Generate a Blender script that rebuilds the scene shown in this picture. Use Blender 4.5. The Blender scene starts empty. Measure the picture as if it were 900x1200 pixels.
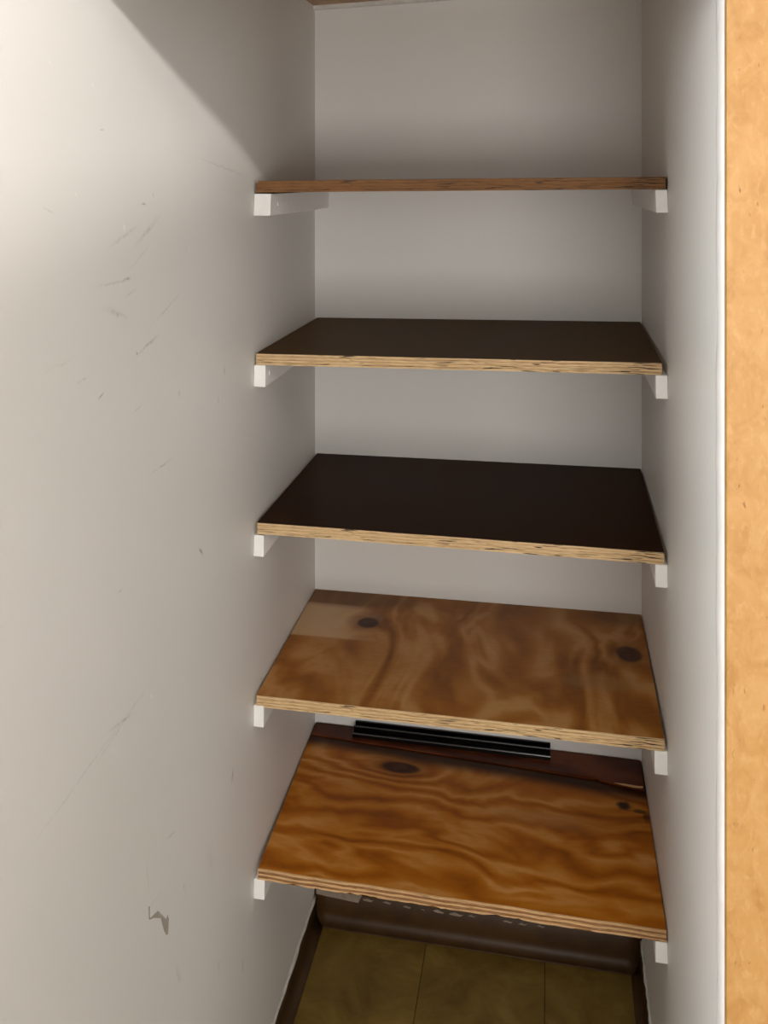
import bpy, bmesh, math, random
from mathutils import Vector

# ------------------------------------------------------------------ camera, world, lights
S = bpy.context.scene
COL = S.collection
S.view_settings.view_transform = 'Standard'
S.view_settings.look = 'None'
S.view_settings.exposure = 0.04
S.view_settings.gamma = 1.0
S.view_settings.use_curve_mapping = False
S.cycles.use_denoising = True
S.cycles.max_bounces = 10
S.cycles.diffuse_bounces = 8

FPX = 1052.7                                   # focal length in pixels of the 900 x 1200 frame
cam_d = bpy.data.cameras.new('camera')
cam = bpy.data.objects.new('camera', cam_d); COL.objects.link(cam)
cam_d.sensor_fit = 'VERTICAL'; cam_d.sensor_height = 36.0; cam_d.sensor_width = 27.0
cam_d.lens = FPX / 1200 * 36.0
cam_d.shift_y = -(600 - 208.55) / 1200         # upright-corrected phone picture: level camera, lowered frame
cam_d.clip_start = 0.02
cam.location = (0.4679, -1.7666, 1.5)
cam.rotation_euler = (math.pi / 2, 0, 0.1823)
S.camera = cam

world = bpy.data.worlds.new('world'); S.world = world; world.use_nodes = True
bgn = world.node_tree.nodes['Background']
bgn.inputs[0].default_value = (0.9, 0.95, 1.0, 1); bgn.inputs[1].default_value = 0.15

def lamp(name, kind, loc, energy, color, size, aim=None, size_y=None):
    d = bpy.data.lights.new(name, kind); d.energy = energy; d.color = color
    if kind == 'AREA':
        d.size = size
        if size_y: d.shape = 'RECTANGLE'; d.size_y = size_y
    else:
        d.shadow_soft_size = size
    o = bpy.data.objects.new(name, d); COL.objects.link(o); o.location = loc
    if aim: o.rotation_euler = (Vector(aim) - Vector(loc)).to_track_quat('-Z', 'Y').to_euler()
    return o
# lamp bulb hanging in the room outside: makes the bright wedge on the left wall, cut off below by an added cupboard
lamp('room_bulb', 'POINT', (2.0, -2.6, 2.305), 150.0, (1.0, 0.95, 0.915), 0.042)
# added fill lights: right, rear, left, low, overhead
lamp('side_fill', 'AREA', (3.05, -2.4, 1.75), 24.0, (0.95, 0.98, 1.0), 1.4, aim=(0, -2.2, 1.5), size_y=1.0)  # added light from the right for the left wall
lamp('rear_fill', 'AREA', (0.75, -4.15, 1.85), 10.0, (0.97, 0.98, 1.0), 1.3, aim=(0.6, 0, 1.5), size_y=0.9)  # added front light for shelf edges and cleats
lamp('left_fill', 'AREA', (-2.3, -3.5, 1.95), 122.0, (0.96, 0.98, 1.0), 1.1, aim=(0.64, -0.7, 1.6), size_y=0.8)  # added light from the left for the right wall
lamp('low_fill', 'AREA', (0.95, -3.6, 0.85), 31.0, (1.0, 0.965, 0.93), 1.1, aim=(0.25, 0, 1.55), size_y=0.9)  # added low light that brightens the top bay
lamp('overhead_fill', 'AREA', (0.30, -2.3, 2.47), 5.0, (1.0, 0.98, 0.95), 0.6, aim=(0.30, -2.3, 0))  # added overhead light for both side walls

# ------------------------------------------------------------------ helpers
W = 0.64                                        # closet width
YF = -0.385                                     # front edge of the shelves

def lin(*rgb):
    return tuple(((c / 255) / 12.92 if c / 255 <= 0.04045 else ((c / 255 + 0.055) / 1.055) ** 2.4) for c in rgb) + (1,)

def link(name, bm, mats, parent=None, smooth=False, kind=None, label=None):
    me = bpy.data.meshes.new(name)
    bmesh.ops.recalc_face_normals(bm, faces=bm.faces[:])
    if smooth:
        for f in bm.faces: f.smooth = True
    bm.to_mesh(me); bm.free()
    for m in (mats if isinstance(mats, (list, tuple)) else [mats]): me.materials.append(m)
    o = bpy.data.objects.new(name, me); COL.objects.link(o)
    if parent: o.parent = parent
    if kind: o['kind'] = kind
    if label: o['label'] = label
    return o

def empty(name, loc, label, cat, group=None):
    o = bpy.data.objects.new(name, None); COL.objects.link(o)
    o.empty_display_size = 0.05; o.location = loc
    o['label'] = label; o['category'] = cat
    if group: o['group'] = group
    return o

def add_box(bm, x0, x1, y0, y1, z0, z1, bevel=0, seg=2):
    b2 = bmesh.new()
    vs = [b2.verts.new((x, y, z)) for x in (x0, x1) for y in (y0, y1) for z in (z0, z1)]
    for f in ((0, 1, 3, 2), (4, 6, 7, 5), (0, 4, 5, 1), (2, 3, 7, 6), (0, 2, 6, 4), (1, 5, 7, 3)):
        b2.faces.new([vs[i] for i in f])
    if bevel:
        bmesh.ops.bevel(b2, geom=b2.edges[:], offset=bevel, segments=seg, profile=0.5, affect='EDGES')
    tmp = bpy.data.meshes.new('tmp'); b2.to_mesh(tmp); b2.free(); bm.from_mesh(tmp); bpy.data.meshes.remove(tmp)

def box(name, x0, x1, y0, y1, z0, z1, mats, bevel=0, **k):
    bm = bmesh.new(); add_box(bm, x0, x1, y0, y1, z0, z1, bevel)
    return link(name, bm, mats, **k)

def sweep(name, profile, path, mats, **k):
    """extrude a closed 2D profile list (a,b) along path of frames (origin, avec, bvec)"""
    bm = bmesh.new(); rings = []
    for o, a, b in path:
        rings.append([bm.verts.new(Vector(o) + Vector(a) * p[0] + Vector(b) * p[1]) for p in profile])
    n = len(profile)
    for r0, r1 in zip(rings, rings[1:]):
        for i in range(n): bm.faces.new((r0[i], r0[(i + 1) % n], r1[(i + 1) % n], r1[i]))
    bm.faces.new(rings[0]); bm.faces.new(rings[-1])
    return link(name, bm, mats, **k)

# ------------------------------------------------------------------ node helpers
class NT:
    def __init__(s, name):
        s.m = bpy.data.materials.new(name); s.m.use_nodes = True
        s.t = s.m.node_tree; s.t.nodes.clear()
        s.out = s.t.nodes.new('ShaderNodeOutputMaterial')
        s.b = s.t.nodes.new('ShaderNodeBsdfPrincipled')
        s.t.links.new(s.b.outputs[0], s.out.inputs[0])
    def put(s, sock, v):
        if isinstance(v, bpy.types.NodeSocket): s.t.links.new(v, sock)
        elif v is not None: sock.default_value = v
    def n(s, typ, **props):
        nd = s.t.nodes.new(typ)
        for k, v in props.items(): setattr(nd, k, v)
        return nd
    def coord(s, which='Object'): return s.n('ShaderNodeTexCoord').outputs[which]
    def math(s, op, a, b=None, c=None):
        nd = s.n('ShaderNodeMath', operation=op); s.put(nd.inputs[0], a); s.put(nd.inputs[1], b)
        if c is not None: s.put(nd.inputs[2], c)
        return nd.outputs[0]
    def vmath(s, op, a, b=None):
        nd = s.n('ShaderNodeVectorMath', operation=op); s.put(nd.inputs[0], a); s.put(nd.inputs[1], b); return nd.outputs[0]
    def sep(s, v):
        nd = s.n('ShaderNodeSeparateXYZ'); s.put(nd.inputs[0], v); return nd.outputs
    def comb(s, x, y, z=0.0):
        nd = s.n('ShaderNodeCombineXYZ')
        for i, v in enumerate((x, y, z)): s.put(nd.inputs[i], v)
        return nd.outputs[0]
    def noise(s, vec, scale=1.0, detail=2.0, rough=0.5, dist=0.0, out='Fac'):
        nd = s.n('ShaderNodeTexNoise'); s.put(nd.inputs['Vector'], vec)
        nd.inputs['Scale'].default_value = scale; nd.inputs['Detail'].default_value = detail
        nd.inputs['Roughness'].default_value = rough; nd.inputs['Distortion'].default_value = dist
        return nd.outputs[out]
    def ramp(s, fac, stops, mode='LINEAR'):
        nd = s.n('ShaderNodeValToRGB'); s.put(nd.inputs[0], fac); r = nd.color_ramp; r.interpolation = mode
        while len(r.elements) < len(stops): r.elements.new(0.5)
        for e, (p, c) in zip(r.elements, stops):
            e.position = p; e.color = c if isinstance(c, tuple) else (c, c, c, 1)
        return nd.outputs[0]
    def rng(s, v, a, b, c=0.0, d=1.0):
        nd = s.n('ShaderNodeMapRange', interpolation_type='SMOOTHSTEP'); s.put(nd.inputs[0], v)
        for i, q in enumerate((a, b, c, d)): s.put(nd.inputs[i + 1], q)
        return nd.outputs[0]
    def mix(s, f, a, b, blend='MIX'):
        nd = s.n('ShaderNodeMix', data_type='RGBA', blend_type=blend)
        s.put(nd.inputs[0], f); s.put(nd.inputs[6], a); s.put(nd.inputs[7], b); return nd.outputs[2]
    def bump(s, h, strength=0.2, dist=0.002):
        nd = s.n('ShaderNodeBump'); nd.inputs['Strength'].default_value = strength; nd.inputs['Distance'].default_value = dist
        s.put(nd.inputs['Height'], h); s.put(s.b.inputs['Normal'], nd.outputs[0])
    def done(s, col, rough=0.5, spec=0.5, metal=0.0):
        s.put(s.b.inputs['Base Color'], col); s.put(s.b.inputs['Roughness'], rough)
        s.b.inputs['Specular IOR Level'].default_value = spec; s.b.inputs['Metallic'].default_value = metal
        return s.m

# ------------------------------------------------------------------ materials
WALL = lin(224, 222, 218)
def wall_material(name, marks=(), base=WALL, spots=()):
    t = NT(name); p = t.coord()
    big = t.noise(p, 2.2, 2, 0.5); fine = t.noise(p, 260, 2, 0.6); mid = t.noise(p, 38, 3, 0.55)
    c = t.mix(t.rng(big, 0.3, 0.7), base, tuple(v * k for v, k in zip(base[:3], (0.955, 0.965, 0.955))) + (1,))
    c = t.mix(t.math('MULTIPLY', mid, 0.06), c, (0.55, 0.53, 0.50, 1))
    if marks:
        x, y, z = t.sep(p)
        brk = t.rng(t.noise(p, 120, 3, 0.65), 0.36, 0.62)
        wob = t.math('MULTIPLY', t.math('SUBTRACT', t.noise(p, 60, 2, 0.5), 0.5), 0.006)
        dark = None; light = None
        for (my, mz, la, wd, an, st) in marks:
            dy = t.math('SUBTRACT', y, my); dz = t.math('SUBTRACT', t.math('ADD', z, wob if la > 0.006 else 0.0), mz)
            ca, sa = math.cos(an), math.sin(an)
            a = t.math('MULTIPLY_ADD', dy, ca / la, t.math('MULTIPLY', dz, sa / la))
            b = t.math('MULTIPLY_ADD', dy, -sa / wd, t.math('MULTIPLY', dz, ca / wd))
            r2 = t.math('MULTIPLY_ADD', a, a, t.math('MULTIPLY', b, b))
            e = t.math('EXPONENT', t.math('MULTIPLY', r2, -1.0))
            e = t.math('MULTIPLY', e, abs(st))
            if la > 0.008: e = t.math('MULTIPLY', e, t.math('MULTIPLY_ADD', brk, 0.75, 0.25))
            if st > 0: dark = e if dark is None else t.math('ADD', dark, e)
            else: light = e if light is None else t.math('ADD', light, e)
        if dark is not None:
            c = t.mix(t.math('MINIMUM', t.math('MULTIPLY', dark, 0.7), 0.85), c, lin(84, 78, 74))
        if light is not None:
            c = t.mix(t.math('MINIMUM', light, 1.0), c, lin(245, 243, 240))
    t.bump(t.math('MULTIPLY_ADD', fine, 0.5, mid), 0.12, 0.0015)
    return t.done(c, 0.48, 0.35)

MARKS_LEFT = [(-0.882, 1.5512, 0.0033, 0.0008, 0.054, 0.5), (-0.5146, 1.5144, 0.0855, 0.0011, -0.13, 0.35), (-0.7819, 1.4695, 0.0042, 0.0011, -0.029, 0.8), (-0.7566, 1.4796, 0.0025, 0.0009, -0.932, 0.5), (-0.8313, 1.4447, 0.0033, 0.0011, -1.176, -1), (-0.8276, 1.4361, 0.0292, 0.002, 0.269, 0.35), (-0.7734, 1.4368, 0.0299, 0.003, 0.45, 0.35), (-0.8584, 1.3854, 0.029, 0.0012, -0.018, 0.35), (-0.825, 1.3858, 0.0082, 0.0014, 0.083, 0.8), (-0.8136, 1.3695, 0.0093, 0.0012, 0.106, 0.5), (-0.8491, 1.3509, 0.0218, 0.003, -0.314, 0.4), (-0.7701, 1.3025, 0.0235, 0.0015, 0.229, 0.6), (-0.7996, 1.2978, 0.0022, 0.0009, -0.808, 1), (-0.7203, 1.337, 0.0356, 0.0017, 0.329, 0.3), (-0.7927, 1.4076, 0.0241, 0.0013, 0.447, 0.25), (-0.9852, 1.4688, 0.0084, 0.0008, -0.352, 0.4), (-0.962, 1.3184, 0.024, 0.0009, 0.045, 0.2), (-0.9226, 1.2941, 0.0083, 0.0009, 0.065, 0.5), (-0.8838, 1.2688, 0.0056, 0.001, 0.344, 0.8), (-0.6795, 1.2233, 0.004, 0.001, -1.571, 0.7), (-0.5163, 1.2179, 0.0052, 0.0012, -1.571, 0.7), (-0.5404, 1.18, 0.0038, 0.0011, -1.571, 0.6), (-0.7984, 1.2336, 0.0095, 0.0009, 0.197, 0.4), (-0.7306, 1.1464, 0.0256, 0.0012, -0.018, 0.45), (-0.6063, 0.9912, 0.0078, 0.0018, -0.801, 1), (-0.8414, 1.0423, 0.0037, 0.0009, -0.13, 0.4), (-0.7612, 0.8805, 0.0037, 0.0012, -1.168, -0.8), (-0.84, 0.896, 0.0238, 0.0015, -0.25, 0.45), (-0.8332, 0.892, 0.0493, 0.0018, 0.108, 0.25), (-0.9177, 0.8911, 0.0801, 0.0011, 0.05, 0.25), (-0.4822, 0.6031, 0.0071, 0.0023, -1.913, 0.7), (-0.7058, 0.6745, 0.0119, 0.0012, -0.385, 0.4), (-0.6822, 0.4792, 0.015, 0.0037, -1.123, 0.3), (-0.5388, 0.3644, 0.012, 0.0036, -1.398, 0.25), (-0.4364, 0.2807, 0.0124, 0.0039, -1.365, 0.25), (-0.6631, 0.5747, 0.0083, 0.0016, -1.17, 0.4), (-0.5701, 0.5413, 0.0325, 0.0108, -1.178, 0.14), (-0.9019, 1.5969, 0.0021, 0.0008, -0.947, -0.8), (-0.9831, 1.6098, 0.0029, 0.0007, -0.408, -0.5), (-0.9353, 1.4834, 0.003, 0.0008, -0.8, -0.6), (-0.6476, 1.406, 0.0033, 0.0008, -1.034, -0.4), (-0.7717, 0.6728, 0.0152, 0.0009, -1.412, 0.3)]
M_wall_left = wall_material('scuffed_wall_paint', MARKS_LEFT)
M_wall = wall_material('wall_paint')
M_room = wall_material('room_wall_paint', base=lin(150, 142, 134))

def plain(name, col, rough=0.5, spec=0.5, var=0.06, bump=0.05, scale=60, metal=0.0):
    t = NT(name); p = t.coord(); f = t.noise(p, scale, 3, 0.6)
    dk = tuple(v * (1 - var * 3) for v in col[:3]) + (1,)
    c = t.mix(t.rng(f, 0.35, 0.75), col, dk)
    t.bump(f, bump, 0.001)
    return t.done(c, rough, spec, metal)

M_white = plain('white_gloss_paint', lin(246, 245, 242), 0.35, 0.5, 0.01, 0.05)
M_bead = plain('white_corner_paint', lin(240, 238, 234), 0.4, 0.5, 0.02, 0.25, 45)
M_caulk = plain('caulk_paint', lin(215, 212, 205), 0.5, 0.4, 0.05, 0.3, 40)
M_vinyl = plain('brown_vinyl_base', lin(72, 50, 26), 0.42, 0.22, 0.10, 0.08, 18)
M_black = plain('black_gloss_metal', lin(10, 7, 6), 0.2, 0.5, 0.05, 0.02, 30)
M_scrap = plain('torn_paint_scrap', lin(152, 138, 122), 0.8, 0.2, 0.08, 0.3, 60)
M_tear = plain('torn_plaster', lin(170, 162, 150), 0.9, 0.1, 0.10, 0.4, 200)
M_steel = plain('steel', lin(170, 168, 165), 0.3, 0.5, 0.05, 0.02, 80, 1.0)
M_blocker = plain('dark_brown_blocker', lin(58, 42, 30), 0.5, 0.3, 0.05, 0.05, 12)  # dark so the added blocker bounces little light
M_screw = plain('screw_head_paint', lin(236, 234, 230), 0.3, 0.5, 0.01, 0.02)

def tile_material():
    t = NT('olive_vinyl_tile'); p = t.coord()
    inf = t.n('ShaderNodeObjectInfo').outputs['Random']
    q = t.vmath('ADD', p, t.comb(t.math('MULTIPLY', inf, 7.0), inf, 0.0))
    a = t.noise(q, 9, 4, 0.6, 0.8); b = t.noise(t.vmath('MULTIPLY', q, (30, 90, 1)), 1, 3, 0.6)
    c = t.ramp(a, [(0.25, lin(92, 70, 28)), (0.5, lin(120, 96, 42)), (0.75, lin(140, 116, 60))])
    c = t.mix(t.math('MULTIPLY', t.rng(b, 0.5, 0.8), 0.35), c, lin(84, 66, 36))
    st = t.rng(t.noise(t.vmath('MULTIPLY', q, (14, 22, 1)), 1, 4, 0.7, 0.5), 0.66, 0.78)
    c = t.mix(t.math('MULTIPLY', st, 0.55), c, lin(52, 38, 20))
    t.bump(a, 0.05, 0.001)
    return t.done(c, 0.5, 0.15)
M_tile = tile_material()
M_grout = plain('tile_adhesive', lin(56, 42, 26), 0.8, 0.2)

def chipboard():
    t = NT('orange_chipboard'); p = t.coord()
    v = t.vmath('MULTIPLY', p, (150, 150, 75))
    a = t.noise(v, 1.0, 3, 0.6, 0.6); b = t.noise(t.vmath('MULTIPLY', p, (34, 34, 24)), 1.0, 3, 0.6, 1.0)
    k = t.noise(t.vmath('MULTIPLY', p, (180, 180, 70)), 1.0, 2, 0.5)
    sel = t.noise(p, 45, 1, 0.5)
    c = t.ramp(b, [(0.2, lin(164, 118, 62)), (0.5, lin(182, 136, 79)), (0.8, lin(194, 151, 97))])
    c = t.mix(t.math('MULTIPLY', t.rng(a, 0.5, 0.75), 0.45), c, lin(200, 160, 110))
    fl = t.math('MULTIPLY', t.rng(k, 0.64, 0.74), t.rng(sel, 0.5, 0.62))
    c = t.mix(t.math('MULTIPLY', fl, 0.8), c, lin(132, 86, 40))
    t.bump(a, 0.06, 0.001)
    return t.done(c, 0.5, 0.4)
M_chip = chipboard()

def ply_edge(name, light, dark, gap, contrast=1.0, nply=7, voids=True):
    """edge of plywood, UV: u metres along, v 0..1 through the thickness"""
    t = NT(name); uv = t.coord('UV'); u, v, _ = t.sep(uv)
    wob = t.math('MULTIPLY', t.math('SUBTRACT', t.noise(t.comb(t.math('MULTIPLY', u, 9.0), t.math('MULTIPLY', v, 2.0)), 1, 2), 0.5), 0.12)
    vv = t.math('MULTIPLY', t.math('ADD', v, wob), float(nply))
    ply = t.math('FLOOR', vv); fr = t.math('FRACT', vv)
    rnd = t.noise(t.comb(t.math('MULTIPLY', ply, 3.7), 1.3), 1.7, 0)
    alt = t.math('MULTIPLY', t.math('PINGPONG', ply, 1.0), 0.5)
    st = t.noise(t.comb(t.math('MULTIPLY', u, 38.0), t.math('MULTIPLY_ADD', v, 20.0, t.math('MULTIPLY', ply, 3.0))), 1, 4, 0.65)
    st2 = t.noise(t.comb(t.math('MULTIPLY', u, 11.0), t.math('MULTIPLY', v, 12.0), 4.0), 1, 3, 0.6)
    k = t.math('ADD', t.math('MULTIPLY', st, 0.8), t.math('ADD', t.math('MULTIPLY', alt, 0.30 * contrast), t.math('MULTIPLY', st2, 0.45)))
    c = t.mix(t.rng(k, 0.52, 0.92), light, dark)
    dash = t.noise(t.comb(t.math('MULTIPLY', u, 24.0), t.math('MULTIPLY_ADD', v, 17.0, t.math('MULTIPLY', ply, 2.0)), 9.0), 1, 3, 0.6)
    c = t.mix(t.math('MULTIPLY', t.rng(dash, 0.57, 0.68), 0.75), c, gap)
    edge = t.rng(t.math('ABSOLUTE', t.math('SUBTRACT', fr, 0.5)), 0.38, 0.5)
    c = t.mix(t.math('MULTIPLY', t.math('MULTIPLY', edge, t.rng(st2, 0.35, 0.65)), 0.75), c, gap)
    if voids:
        vd = t.noise(t.comb(t.math('MULTIPLY', u, 30.0), t.math('MULTIPLY_ADD', ply, 5.3, t.math('MULTIPLY', fr, 1.1)), 2.0), 1, 1, 0.4)
        m = t.math('MULTIPLY', t.rng(vd, 0.62, 0.66), t.rng(t.math('ABSOLUTE', t.math('SUBTRACT', fr, 0.5)), 0.48, 0.32))
        c = t.mix(m, c, lin(40, 26, 14))
    t.bump(st, 0.4, 0.0012)
    return t.done(c, 0.6, 0.3)
M_edge_brown = ply_edge('stained_ply_edge', lin(140, 98, 56), lin(84, 52, 26), lin(44, 24, 10), 0.5)
M_edge_tan = ply_edge('tan_ply_edge', lin(222, 192, 146), lin(158, 122, 80), lin(78, 54, 32), 0.8)
M_edge_pale = ply_edge('pale_ply_edge', lin(222, 192, 146), lin(172, 136, 92), lin(96, 68, 42), 0.6)
M_edge_void = ply_edge('pale_ply_edge_with_voids', lin(226, 196, 148), lin(172, 134, 88), lin(84, 56, 32), 0.8)
M_edge_strip = ply_edge('banded_ply_edge', lin(220, 180, 130), lin(136, 92, 54), lin(60, 38, 20), 1.5, 5, False)

def film(name, a, b, rough, sc=6, scuff=0.0, spec=0.06):
    t = NT(name); p = t.coord(); n = t.noise(p, sc, 4, 0.6, 0.4); g = t.noise(t.vmath('MULTIPLY', p, (8, 90, 1)), 1, 3, 0.6)
    c = t.mix(t.rng(n, 0.3, 0.7), a, b)
    c = t.mix(t.math('MULTIPLY', t.rng(g, 0.55, 0.8), scuff), c, tuple(v * 2.0 for v in b[:3]) + (1,))
    t.bump(g, 0.03, 0.001)
    r = t.math('MULTIPLY_ADD', n, 0.15, rough - 0.07)
    return t.done(c, r, spec)
M_film_olive = film('dark_olive_brown_film', lin(66, 44, 14), lin(80, 56, 20), 0.45, 5, 0.25, 0.03)
M_film_black = film('near_black_film', lin(42, 20, 2), lin(50, 27, 5), 0.34, 5, 0.05, 0.02)

# wood faces: object coordinates of the shelf, x 0..0.64 from the left wall, y 0 at the back
def wood_face(name, knots, stops, kx, ky, rings, namp, patches=(), stains=(), rough=0.36, warp=0.5, nsc=(4.5, 9.0, 1)):
    t = NT(name); p = t.coord(); x, y, z = t.sep(p)
    w1 = t.noise(t.vmath('MULTIPLY', p, (5, 8, 1)), 1, 3, 0.55); w2 = t.noise(t.vmath('ADD', t.vmath('MULTIPLY', p, (5, 8, 1)), (7.3, 2.1, 0)), 1, 3, 0.55)
    xw = t.math('MULTIPLY_ADD', t.math('SUBTRACT', w1, 0.5), 0.012, x)
    yw = t.math('MULTIPLY_ADD', t.math('SUBTRACT', w2, 0.5), 0.012, y)
    f = t.math('ADD', t.math('MULTIPLY', x, kx), t.math('MULTIPLY', y, ky))
    n1 = t.noise(t.vmath('MULTIPLY', p, nsc), 1, 2.5, 0.5, warp)
    f = t.math('MULTIPLY_ADD', n1, namp, f)
    core = None; halo = None
    for (cx, cy, rx, ry, amp, spread) in knots:
        dx = t.math('MULTIPLY', t.math('SUBTRACT', xw, cx), 1 / rx); dy = t.math('MULTIPLY', t.math('SUBTRACT', yw, cy), 1 / ry)
        d2 = t.math('MULTIPLY_ADD', dx, dx, t.math('MULTIPLY', dy, dy)); d = t.math('SQRT', d2)
        f = t.math('MULTIPLY_ADD', t.math('EXPONENT', t.math('MULTIPLY', d, -1.0 / spread)), amp, f)
        k = t.rng(d, 1.15, 0.75); h = t.rng(d, 2.4, 0.8)
        core = k if core is None else t.math('MAXIMUM', core, k); halo = h if halo is None else t.math('MAXIMUM', halo, h)
    s = t.math('MULTIPLY_ADD', t.math('SINE', t.math('MULTIPLY', f, rings)), 0.5, 0.5)
    big = t.noise(t.vmath('MULTIPLY', p, (6, 7, 1)), 1, 3, 0.55, 0.6)
    fine = t.noise(t.vmath('MULTIPLY', p, (60, 160, 1)), 1, 3, 0.6)
    v = t.math('ADD', t.math('MULTIPLY', s, 0.40), t.math('MULTIPLY', big, 0.68))
    v = t.math('MULTIPLY_ADD', t.math('SUBTRACT', fine, 0.5), 0.16, v)
    c = t.ramp(v, stops)
    for (cx, cy, rx, ry, col, amt, soft) in patches:
        dx = t.math('MULTIPLY', t.math('SUBTRACT', xw, cx), 1 / rx); dy = t.math('MULTIPLY', t.math('SUBTRACT', yw, cy), 1 / ry)
        d = t.math('MAXIMUM', t.math('ABSOLUTE', dx), t.math('ABSOLUTE', dy)) if soft < 0.3 else t.math('SQRT', t.math('MULTIPLY_ADD', dx, dx, t.math('MULTIPLY', dy, dy)))
        d = t.math('MULTIPLY_ADD', t.math('SUBTRACT', fine, 0.5), 0.5 if soft < 0.3 else 1.2, d) if rx < 0.03 else d
        m = t.rng(d, 1.0 + soft, 1.0 - soft)
        if soft < 0.3: m = t.math('MULTIPLY', m, t.rng(t.math('MULTIPLY_ADD', t.math('SUBTRACT', big, 0.5), 1.6, dx), 1.0, 0.1))
        c = t.mix(t.math('MULTIPLY', m, amt), c, col)
    if halo is not None:
        c = t.mix(t.math('MULTIPLY', halo, 0.45), c, lin(104, 58, 22))
        c = t.mix(t.math('MULTIPLY', core, t.math('MULTIPLY_ADD', fine, 0.3, 0.72)), c, lin(46, 16, 6))
    for (x0, y0, x1, y1, wd, col, amt) in stains:      # band along a line, in front of and behind it
        L = math.hypot(x1 - x0, y1 - y0); nx, ny = -(y1 - y0) / L, (x1 - x0) / L
        d = t.math('ADD', t.math('MULTIPLY', t.math('SUBTRACT', xw, x0), nx), t.math('MULTIPLY', t.math('SUBTRACT', yw, y0), ny))
        d = t.math('MULTIPLY_ADD', t.math('SUBTRACT', w1, 0.5), 0.016, d)
        c = t.mix(t.math('MULTIPLY', t.rng(d, -wd, 0.0), amt), c, col)
    t.bump(t.math('MULTIPLY_ADD', s, 0.6, t.math('MULTIPLY', fine, 0.3)), 0.10, 0.0012)
    r = t.math('MULTIPLY_ADD', big, 0.2, rough - 0.1)
    return t.done(c, r, 0.14), t

M_face4, _ = wood_face('golden_brown_stained_veneer',
    [(0.134, -0.120, 0.020, 0.020, 0.3, 1.6), (0.603, -0.150, 0.022, 0.028, 0.7, 2.4)],
    [(0.22, lin(118, 70, 20)), (0.45, lin(156, 98, 34)), (0.62, lin(170, 114, 50)), (0.85, lin(194, 146, 88))],
    3.4, 0.3, 13, 1.5,
    patches=[(0.060, -0.122, 0.10, 0.064, lin(204, 172, 132), 0.85, 0.06), (0.07, -0.03, 0.12, 0.035, lin(96, 66, 36), 0.7, 0.4), (0.30, -0.02, 0.35, 0.03, lin(120, 78, 30), 0.4, 0.8),
             (0.55, -0.25, 0.06, 0.022, lin(158, 120, 74), 0.45, 0.5), (0.60, -0.02, 0.06, 0.03, lin(96, 58, 26), 0.5, 0.6)],
    rough=0.36, warp=1.0, nsc=(7.5, 3.6, 1))
M_face5, _ = wood_face('orange_brown_stained_veneer',
    [(0.1936, -0.103, 0.038, 0.016, 1.3, 3.4)],
    [(0.22, lin(132, 70, 10)), (0.45, lin(172, 100, 18)), (0.65, lin(186, 118, 34)), (0.88, lin(210, 152, 84))],
    0.5, 5.0, 19, 1.25,
    patches=[(0.46, -0.19, 0.09, 0.018, lin(170, 118, 62), 0.5, 0.6), (0.598, -0.128, 0.012, 0.010, lin(30, 14, 8), 0.95, 0.5),
             (0.622, -0.138, 0.012, 0.005, lin(34, 16, 8), 0.8, 0.5), (0.632, -0.152, 0.006, 0.012, lin(44, 22, 10), 0.7, 0.5)],
    stains=[(0.0, -0.048, 0.64, -0.092, 0.034, lin(38, 14, 6), 0.94)], rough=0.34, warp=0.9)
M_strip5, _ = wood_face('dark_red_brown_stain', [],
    [(0.2, lin(54, 22, 8)), (0.5, lin(84, 38, 14)), (0.8, lin(112, 58, 28))], 1.0, 8, 10, 1.0, rough=0.34)
M_face1, _ = wood_face('brown_stained_veneer', [(0.4, -0.15, 0.02, 0.02, 0.6, 2.0)],
    [(0.22, lin(92, 56, 26)), (0.5, lin(124, 80, 40)), (0.85, lin(150, 104, 58))], 0.5, 5, 15, 1.2)
M_veneer_dark = plain('dark_veneer_line', lin(70, 44, 22), 0.6, 0.3)

# ------------------------------------------------------------------ room shell
def st(name, x0, x1, y0, y1, z0, z1, m): return box(name, x0, x1, y0, y1, z0, z1, m, kind='structure')
wl = st('wall_left', -0.10, 0.0, -1.22, 0.0, 0.0, 2.5, M_wall_left)
wb = st('wall_back', -0.10, W + 0.1, 0.0, 0.10, 0.0, 2.5, M_wall)
wr = st('wall_right', W, W + 0.10, -0.775, 0.0, 0.0, 2.5, M_wall)
fl = st('floor', -2.8, 3.2, -4.3, 0.1, -0.10, -0.003, M_grout)
st('wall_front', W + 0.10, 3.1, -0.815, -0.70, 0.0, 2.5, M_wall)
st('wall_front', -2.7, -0.10, -0.815, -0.70, 0.0, 2.5, M_wall)
st('wall_rear', -2.7, 3.1, -4.3, -4.2, 0.0, 2.5, M_room)
st('wall_side', 3.1, 3.2, -4.3, -0.70, 0.0, 2.5, M_room)
st('wall_side', -2.8, -2.7, -4.3, -0.70, 0.0, 2.5, M_room)
st('ceiling', -2.8, 3.2, -4.3, 0.1, 2.5, 2.6, M_wall)
st('trim_2', 0.0, W + 0.08, -0.98, -0.83, 1.7345, 2.5, M_wall)     # head of the closet opening

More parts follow.
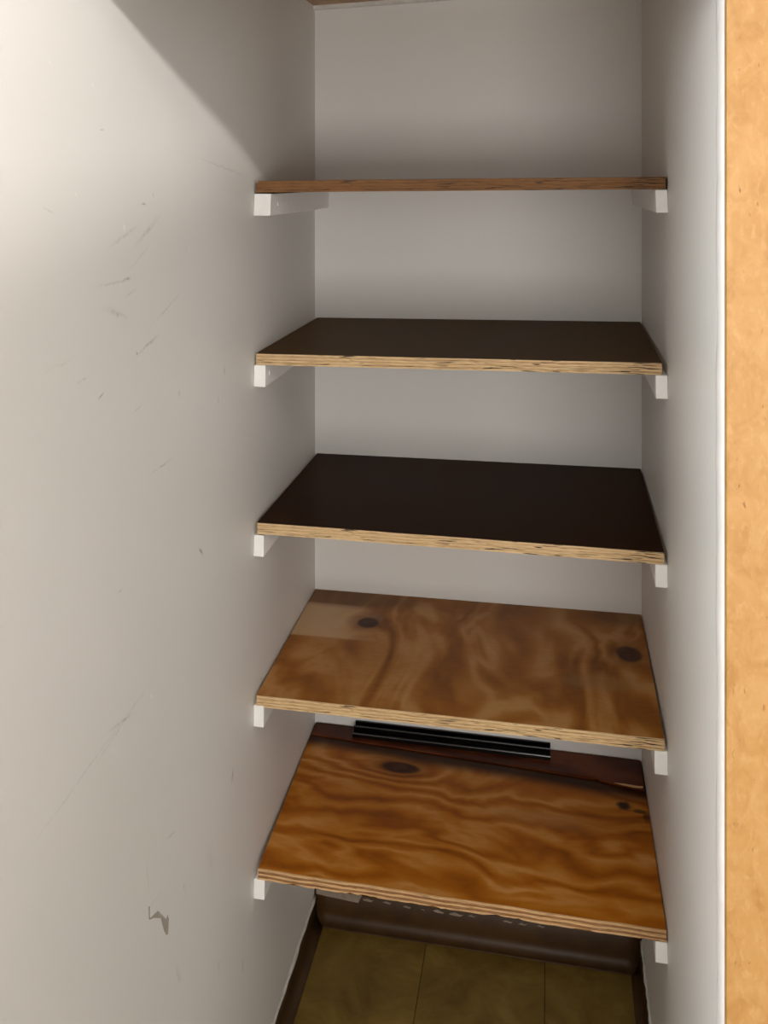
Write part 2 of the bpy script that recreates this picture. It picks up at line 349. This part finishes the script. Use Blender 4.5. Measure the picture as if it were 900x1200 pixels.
# closet ceiling of brown board, out of level, with a slim painted strip along the back wall
bm = bmesh.new()
z0, z1 = 1.8475, 1.872
vs = [bm.verts.new(v) for v in ((0, 0, z0), (W, 0, z1), (W, -0.83, z1), (0, -0.83, z0), (0, 0, z0 + .02), (W, 0, z1 + .02), (W, -0.83, z1 + .02), (0, -0.83, z0 + .02))]
for f in ((0, 1, 2, 3), (4, 7, 6, 5), (0, 4, 5, 1), (2, 6, 7, 3), (1, 5, 6, 2), (0, 3, 7, 4)): bm.faces.new([vs[i] for i in f])
link('ceiling', bm, plain('brown_ceiling_board', lin(190, 158, 128), 0.7, 0.2, 0.10, 0.3, 30), kind='structure')
prof = [(0, 0), (0, -0.006), (-0.004, -0.0085), (-0.009, -0.008), (-0.012, -0.005), (-0.012, 0)]
sweep('trim_3', prof, [((0, 0, z0), (0, 1, 0), (0, 0, 1)), ((W, 0, z1), (0, 1, 0), (0, 0, 1))], M_caulk, kind='structure')

# rounded corner bead at the front of the right wall
pts = [(W, -0.775), (W - 0.0007, -0.782), (W - 0.0018, -0.790), (W - 0.0022, -0.798), (W - 0.0017, -0.806), (W - 0.0004, -0.812), (W + 0.002, -0.8155), (W + 0.1, -0.8155), (W + 0.1, -0.775)]
rnd = random.Random(4); path = []
for i in range(61):
    z = 2.5 * i / 60; j = rnd.uniform(-0.0005, 0.0005)
    path.append(((j, 0, z), (1, 0, 0), (0, 1, 0)))
sweep('trim_1', pts, path, M_bead, kind='structure', smooth=True)

# chipboard facing on the front wall beside the opening
cb = box('chipboard_panel', W + 0.0008, 0.735, -0.8275, -0.8157, 0.0, 2.45, M_chip, bevel=0.001)
cb['label'] = 'bare orange-tan chipboard panel standing upright at the right edge beyond the white corner'; cb['category'] = 'board'

# tall dark cupboard added out of the frame to cut the bulb's light below
blocker_root = empty('lamp_blocker', (1.27, -1.92, 0), 'tall narrow dark brown cupboard added unseen outside the closet to block the lamp', 'blocker')
bm = bmesh.new(); add_box(bm, -0.02, 0.30, -0.22, 0.22, 0.0, 1.99, 0.003); link('blocker_body', bm, M_blocker, blocker_root)
bm = bmesh.new(); add_box(bm, -0.04, -0.0205, -0.218, 0.218, 0.06, 1.985, 0.003); link('blocker_panel', bm, M_blocker, blocker_root)
bm = bmesh.new(); bmesh.ops.create_uvsphere(bm, u_segments=16, v_segments=10, radius=0.016)
for v in bm.verts: v.co += Vector((-0.054, 0.17, 1.0))
link('blocker_knob', bm, M_steel, blocker_root, smooth=True)
blocker_root.rotation_euler = (0, 0, math.atan2(0.1466, 0.72))

# ------------------------------------------------------------------ floor tiles, vinyl cove base
TS = 0.2286
tm = None; ri = random.Random(2)
for iy in range(6):
    for ix in range(3):
        xa, xb = 0.2303 + (ix - 1) * TS, 0.2303 + ix * TS
        ya = -(iy + 1) * TS - 0.012 ; yb = ya + TS
        xa, xb, yb = max(xa, 0.0), min(xb, W), min(yb, 0.0)
        if iy == 0: yb = 0.0
        bm = bmesh.new(); g = 0.0006; add_box(bm, xa + g, xb - g, ya + g, yb - g, -0.003, 0.0 + ri.uniform(0, 0.0004), 0.0004, 1)
        link('tile', bm, M_tile, fl)

def cove(h, t=0.004, toe=0.019):
    arc = []
    for i in range(11):                       # concave sweep from the upright part out to the toe
        a = math.pi / 2 * i / 10
        arc.append((t + (toe - t) * (1 - math.cos(a)), 0.0022 + 0.020 * (1 - math.sin(a))))
    return [(0, 0), (0, h), (t * 0.6, h), (t, h - 0.002)] + arc + [(toe + 0.0006, 0.0012), (toe, 0)]
ri = random.Random(8)
def cove_path(p0, p1, into, n=24, amp=0.0006):
    out = []
    for i in range(n + 1):
        f = i / n; p = Vector(p0).lerp(Vector(p1), f)
        out.append((tuple(p + Vector(into) * ri.uniform(0, amp)), into, (0, 0, 1 + ri.uniform(-0.02, 0.02))))
    return out
base_b = sweep('baseboard_back', cove(0.062, 0.005, 0.021), cove_path((0.0, 0, 0), (W, 0, 0), (0, -1, 0)), M_vinyl, kind='structure', smooth=True)
sweep('baseboard_left', cove(0.046, 0.004, 0.021), cove_path((0, 0, 0), (0, -1.2, 0), (1, 0, 0)), M_vinyl, kind='structure', smooth=True)
sweep('baseboard_right', cove(0.052, 0.004, 0.021), cove_path((W, 0, 0), (W, -0.77, 0), (-1, 0, 0)), M_vinyl, kind='structure', smooth=True)
# painted caulk lines above the bases
ri = random.Random(11)
def bead_path(p0, p1, into, n=60, amp=0.0012):
    out = []
    for i in range(n + 1):
        p = Vector(p0).lerp(Vector(p1), i / n); s = 1 + ri.uniform(-0.25, 0.35)
        out.append(((p.x, p.y, p.z + ri.uniform(-amp, amp)), tuple(Vector(into) * s), (0, 0, s)))
    return out
bp = [(0, -0.0035), (0.003, -0.003), (0.0042, 0), (0.003, 0.0025), (0, 0.0045)]
sweep('caulk_line', bp, bead_path((0, -0.002, 0.0465), (0, -1.2, 0.0465), (1, 0, 0)), M_caulk, parent=wl, smooth=True)
sweep('caulk_line', bp, bead_path((W, -0.002, 0.0525), (W, -0.76, 0.0525), (-1, 0, 0)), M_wall, parent=wr, smooth=True)
# scrap of torn paint and loose flakes on the top edge of the back base
def slab(name, poly, ax, off, thick, mats, parent, label=None):
    """thin solid: polygon in a wall plane; ax 'x' (poly = y,z) or 'y' (poly = x,z); off..off+thick along ax"""
    bm = bmesh.new()
    mk = (lambda a, b, o: (o, a, b)) if ax == 'x' else (lambda a, b, o: (a, o, b))
    lo = [bm.verts.new(mk(a, b, off)) for a, b in poly]; hi = [bm.verts.new(mk(a, b, off + thick)) for a, b in poly]
    bm.faces.new(lo); bm.faces.new(hi[::-1]); n = len(poly)
    for i in range(n): bm.faces.new((lo[i], hi[i], hi[(i + 1) % n], lo[(i + 1) % n]))
    return link(name, bm, mats, parent, label=label)
slab('paint_scrap', [(0.004, 0.068), (0.004, 0.0535), (0.03, 0.0515), (0.06, 0.0495), (0.0905, 0.0475), (0.0935, 0.0530), (0.097, 0.060), (0.10, 0.068)], 'y', -0.0062, 0.0012, M_scrap, wb, 'grey-pink scrap of torn paint hanging over the brown base')
ri = random.Random(5)
for fx, fz, fs in ((0.1115, 0.0540, 0.007), (0.150, 0.0545, 0.006), (0.189, 0.0525, 0.006), (0.2218, 0.0515, 0.003), (0.254, 0.0525, 0.008), (0.288, 0.0520, 0.009), (0.318, 0.0535, 0.006), (0.388, 0.0530, 0.006), (0.4157, 0.0525, 0.006), (0.45, 0.0535, 0.005)):
    poly = []
    for i in range(7):
        a = 2 * math.pi * i / 7; r = fs * ri.uniform(0.6, 1.1)
        poly.append((fx + 1.7 * r * math.cos(a), fz + 0.0016 + 0.34 * r * math.sin(a) + 0.0012 * math.cos(3 * a)))
    slab('paint_flake', poly, 'y', -0.0066, 0.0012, M_scrap, wb)
# torn flap low on the left wall
TEAR = [(-0.7698, 0.6365), (-0.7666, 0.6339), (-0.7659, 0.6187), (-0.753, 0.6139), (-0.7439, 0.6101), (-0.7312, 0.5947), (-0.72, 0.5804), (-0.7157, 0.5827), (-0.7124, 0.5747), (-0.7149, 0.5577), (-0.72, 0.5613), (-0.7275, 0.5744), (-0.7349, 0.594), (-0.753, 0.6092), (-0.7577, 0.6126), (-0.7659, 0.6174), (-0.7687, 0.6204)]
slab('paint_tear', TEAR, 'x', 0.0001, 0.0004, M_tear, wl, 'dark jagged tear in the wall paint')
slab('paint_flap', [(-0.7655, 0.634), (-0.7655, 0.6195), (-0.753, 0.6148), (-0.7439, 0.6110), (-0.7312, 0.5957), (-0.7205, 0.582), (-0.7205, 0.60), (-0.735, 0.630)], 'x', 0.0001, 0.0007, M_wall, wl, 'loose paint flap curling above the tear')

# ------------------------------------------------------------------ shelves
T = 0.0185
def shelf(zs_front, zs_back, xs_front, xs_back, label, face_mat, edge_mat, film_t, film_edge, chips=0.0, nply=7, seed=1, clip=False, waver=0.0003):
    zf = 1.5 + sum(zs_front) / 2
    root = empty('plywood_shelf', (0.0, 0.0, zf), label, 'shelf', 'plywood shelves')
    R = random.Random(seed)
    def top(u, v):      # u 0..1 left-right, v 0 front .. 1 back
        a = zs_front[0] + (zs_front[1] - zs_front[0]) * u; b = zs_back[0] + (zs_back[1] - zs_back[0]) * u
        return 1.5 + a + (b - a) * v - zf
    def X(u, v): return (xs_front[0] + (xs_front[1] - xs_front[0]) * u) * (1 - v) + (xs_back[0] + (xs_back[1] - xs_back[0]) * u) * v
    def Y(v): return YF + (-0.001 - YF) * v
    NX, NV = 96, 16
    bow = [0.0] * (NX + 1)
    for i in range(NX + 1): bow[i] = waver * math.sin(i * 0.21 + seed) + waver * 0.6 * math.sin(i * 0.53 + 2 * seed)
    # top face: veneer or film with real thickness
    bm = bmesh.new(); up = {}; lo = {}
    for i in range(NX + 1):
        for j in range(NV + 1):
            u, v = i / NX, j / NV
            if clip and i == 0 and j == 0: u = 0.006
            z = top(u, v); x, y = X(u, v), Y(v) - (bow[i] if j == 0 else 0)
            up[i, j] = bm.verts.new((x, y, z)); 
            if j in (0, NV) or i in (0, NX): lo[i, j] = bm.verts.new((x, y, z - film_t))
    for i in range(NX):
        for j in range(NV): bm.faces.new((up[i, j], up[i + 1, j], up[i + 1, j + 1], up[i, j + 1]))
    def side(k0, k1):
        f = bm.faces.new((up[k0], up[k1], lo[k1], lo[k0])); f.material_index = 1
    for i in range(NX): side((i, 0), (i + 1, 0)); side((i, NV), (i + 1, NV))
    for j in range(NV): side((0, j), (0, j + 1)); side((NX, j), (NX, j + 1))
    link('top_face', bm, [face_mat, film_edge], root)
    # core with its layers stepping in and out along the front edge
    bm = bmesh.new(); uvl = bm.loops.layers.uv.new('UVMap')
    rows = []
    for k in range(nply):
        off = R.uniform(-0.0005, 0.0004)
        for e in (0, 1):
            fr = (k + e) / nply; row = []
            for i in range(NX + 1):
                u = i / NX; z = top(u, 0) - film_t - fr * (T - film_t)
                if k == nply - 1 and e == 1: z += max(0.0, chips * (math.sin(i * 0.37 + seed) * 0.5 + math.sin(i * 0.91) * 0.3 + R.uniform(-0.4, 0.4)))
                x = X(u, 0)
                if clip and i == 0: x += max(0.0, 0.004 * (1 - fr * 4))
                row.append((bm.verts.new((x, YF - bow[i] + off + R.uniform(-0.00015, 0.00015), z)), u * W, fr))
            rows.append(row)
    for r0, r1 in zip(rows, rows[1:]):
        for i in range(NX):
            f = bm.faces.new((r0[i][0], r0[i + 1][0], r1[i + 1][0], r1[i][0]))
            for lp, q in zip(f.loops, (r0[i], r0[i + 1], r1[i + 1], r1[i])): lp[uvl].uv = (q[1], q[2])
    b = {}
    for u in (0, 1):
        for w in (0, 1): b[u, w] = bm.verts.new((X(u, 1), Y(1), top(u, 1) - (film_t if w == 0 else T)))
    for u, i in ((0, 0), (1, NX)):
        f = bm.faces.new((rows[0][i][0], rows[-1][i][0], b[u, 1], b[u, 0]))
        for lp, q in zip(f.loops, ((0, 0), (0, 1), (0.38, 1), (0.38, 0))): lp[uvl].uv = q
    f = bm.faces.new([r[0] for r in rows[-1]] + [b[1, 1], b[0, 1]]); f.material_index = 1
    f = bm.faces.new((b[0, 0], b[1, 0], b[1, 1], b[0, 1])); f.material_index = 1
    link('ply_core', bm, [edge_mat, M_face1], root)
    return root

shelf((-0.0047, 0.002), (-0.004, 0.002), (0.0042, 0.6366), (0.005, 0.6368),
      'topmost shelf, plywood seen edge-on with an all-brown stained front edge', M_face1, M_edge_brown, 0.0012, M_edge_brown, seed=3, clip=True)
shelf((-0.2816, -0.2733), (-0.2828, -0.2731), (0.0042, 0.6315), (0.005, 0.6368),
      'second shelf from the top, dull dark olive-brown top and tan plywood edge', M_film_olive, M_edge_tan, 0.0008, M_veneer_dark, seed=5)
shelf((-0.5527, -0.5534), (-0.5578, -0.552), (0.0065, 0.6345), (0.0050, 0.6375),
      'middle shelf with a glossy near-black top and pale plywood edge', M_film_black, M_edge_pale, 0.0008, M_veneer_dark, seed=7)
shelf((-0.8307, -0.8299), (-0.8332, -0.8289), (0.0050, 0.6350), (0.0012, 0.6385),
      'second shelf from the bottom, golden-brown plywood with two dark knots and a pale patch', M_face4, M_edge_void, 0.0012, M_edge_void, seed=9)
s5 = shelf((-1.1084, -1.1121), (-1.1044, -1.1069), (0.0075, 0.6380), (0.0012, 0.6388),
      'bottom shelf, orange-brown plywood with one big knot and a dark rear strip', M_face5, M_edge_strip, 0.0014, M_edge_strip, chips=0.003, nply=5, seed=11, waver=0.0006)
# raised dark strip along the rear of the bottom shelf, front edge cut askew and chipped at the right end
zf5 = s5.location.z
bm = bmesh.new(); lo, hi = [], []
front = [(0.004, -0.040), (0.12, -0.047), (0.25, -0.054), (0.38, -0.061), (0.46, -0.066), (0.52, -0.071), (0.545, -0.073), (0.552, -0.069), (0.56, -0.075), (0.60, -0.082), (0.637, -0.088)]
poly = front + [(0.637, -0.002), (0.004, -0.002)]
for (x, y) in poly:
    zt = 1.5 - 1.1042 - 0.0025 * x / W + (y / YF) * (-0.004) - zf5
    ex = 0.0015 if x > 0.55 and y < -0.05 else 0.0
    lo.append(bm.verts.new((x, y, zt + 0.0001))); hi.append(bm.verts.new((x, y, zt + 0.0022 + ex)))
bm.faces.new(lo); bm.faces.new(hi[::-1])
for i in range(len(poly)): bm.faces.new((lo[i], hi[i], hi[(i + 1) % len(poly)], lo[(i + 1) % len(poly)]))
bmesh.ops.bevel(bm, geom=[e for e in bm.edges if e.verts[0] in hi and e.verts[1] in hi], offset=0.0006, segments=2, affect='EDGES')
link('rear_strip', bm, M_strip5, s5, label='dark red-brown strip along the rear of the shelf')

bm = bmesh.new()
sp = [(0.584, -0.0795, 0.0), (0.600, -0.0835, 0.0016), (0.618, -0.0862, 0.0020), (0.630, -0.0860, 0.0034), (0.634, -0.0845, 0.0030), (0.622, -0.0840, 0.0022), (0.602, -0.0815, 0.0016)]
zb = 1.5 - 1.1042 - 0.0025 + 0.001 - zf5 + 0.0026
lo = [bm.verts.new((x, y, zb)) for x, y, _ in sp]; hi = [bm.verts.new((x, y, zb + 0.0006 + h)) for x, y, h in sp]
bm.faces.new(lo); bm.faces.new(hi[::-1])
for i in range(len(sp)): bm.faces.new((lo[i], hi[i], hi[(i + 1) % len(sp)], lo[(i + 1) % len(sp)]))
link('splinter', bm, plain('pale_raw_wood', lin(196, 152, 104), 0.5, 0.4), s5, label='pale splinter lifted at the right end of the dark strip')
# black metal track lying on the rear strip against the back wall
x0, x1 = 0.085, 0.4694
tr = empty('metal_track', ((x0 + x1) / 2, -0.02, 1.3975), 'glossy black metal track lying at the back of the bottom shelf', 'track')
def zt_track(x): return 1.5 - 1.1042 - 0.0025 * x / W + 0.0024
def rounded(pts_):   return pts_
prof = [(-0.036, 0.0), (-0.036, 0.0060), (-0.0355, 0.0075), (-0.0340, 0.0080), (-0.0325, 0.0075), (-0.032, 0.006), (-0.032, 0.003),
        (-0.020, 0.003), (-0.0195, 0.0105), (-0.0188, 0.0118), (-0.0175, 0.0122), (-0.0162, 0.0118), (-0.0155, 0.0105), (-0.015, 0.003),
        (-0.0045, 0.003), (-0.0045, 0.0115), (-0.0045, 0.0128), (-0.0010, 0.0128), (-0.001, 0.0115), (-0.001, 0.0)]
oz = Vector(tr.location)
sweep('track_channel', prof, [(Vector((x, 0, zt_track(x))) - oz, (0, 1, 0), (0, 0, 1)) for x in (x0, (x0 + x1) / 2, x1)], M_black, parent=tr, smooth=False)

# ------------------------------------------------------------------ cleats
ORD = ['topmost', 'second', 'middle', 'fourth', 'lowest']
left = [(0.0005, 0.0285, -0.0252, -0.0607), (0.0005, 0.0199, -0.3004, -0.3357), (0.0002, 0.0170, -0.5735, -0.6082), (0.0002, 0.0170, -0.8466, -0.8818), (0.0002, 0.0184, -1.1262, -1.1585)]
right = [(0.6225, 0.6398, -0.0172, -0.0515), (0.6225, 0.6398, -0.2922, -0.3272), (0.6220, 0.6398, -0.5722, -0.6065), (0.6208, 0.6398, -0.8488, -0.8836), (0.6220, 0.6398, -1.1310, -1.1625)]
sh_name = ['brown topmost shelf', 'dark olive second shelf', 'near-black middle shelf', 'golden fourth shelf', 'orange-brown bottom shelf']
for sd, lst in (('left', left), ('right', right)):
    for k, (xa, xb, zt, zb) in enumerate(lst):
        zt += 1.5; zb += 1.5
        cx = (xa + xb) / 2
        r = empty('shelf_cleat', (cx, -0.19, zb), 'white painted wooden cleat under the %s end of the %s' % (sd, sh_name[k]), 'cleat', 'white shelf cleats')
        bm = bmesh.new(); add_box(bm, xa - cx, xb - cx, YF + 0.19, -0.001 + 0.19, 0, zt - zb, 0.0012, 2)
        for v in bm.verts:
            v.co.x += 0.0012 * (v.co.z / (zt - zb) - 0.5) * (1 if sd == 'left' else -1) * (1 if k == 0 else 0.3) if abs(v.co.x) < (xb - xa) / 2 - 1e-5 or True else 0
        link('batten', bm, M_white, r)
        if sd == 'left' and k < 2:
            bm = bmesh.new()
            bmesh.ops.create_cone(bm, cap_ends=True, segments=16, radius1=0.0042, radius2=0.0036, depth=0.0016)
            for v in bm.verts: v.co = Vector((xb - cx + 0.0006 + v.co.z, YF + 0.19 + (0.040 if k == 0 else 0.022) + v.co.x, (zt - zb) * 0.52 + v.co.y))
            link('screw_head', bm, M_screw, r)
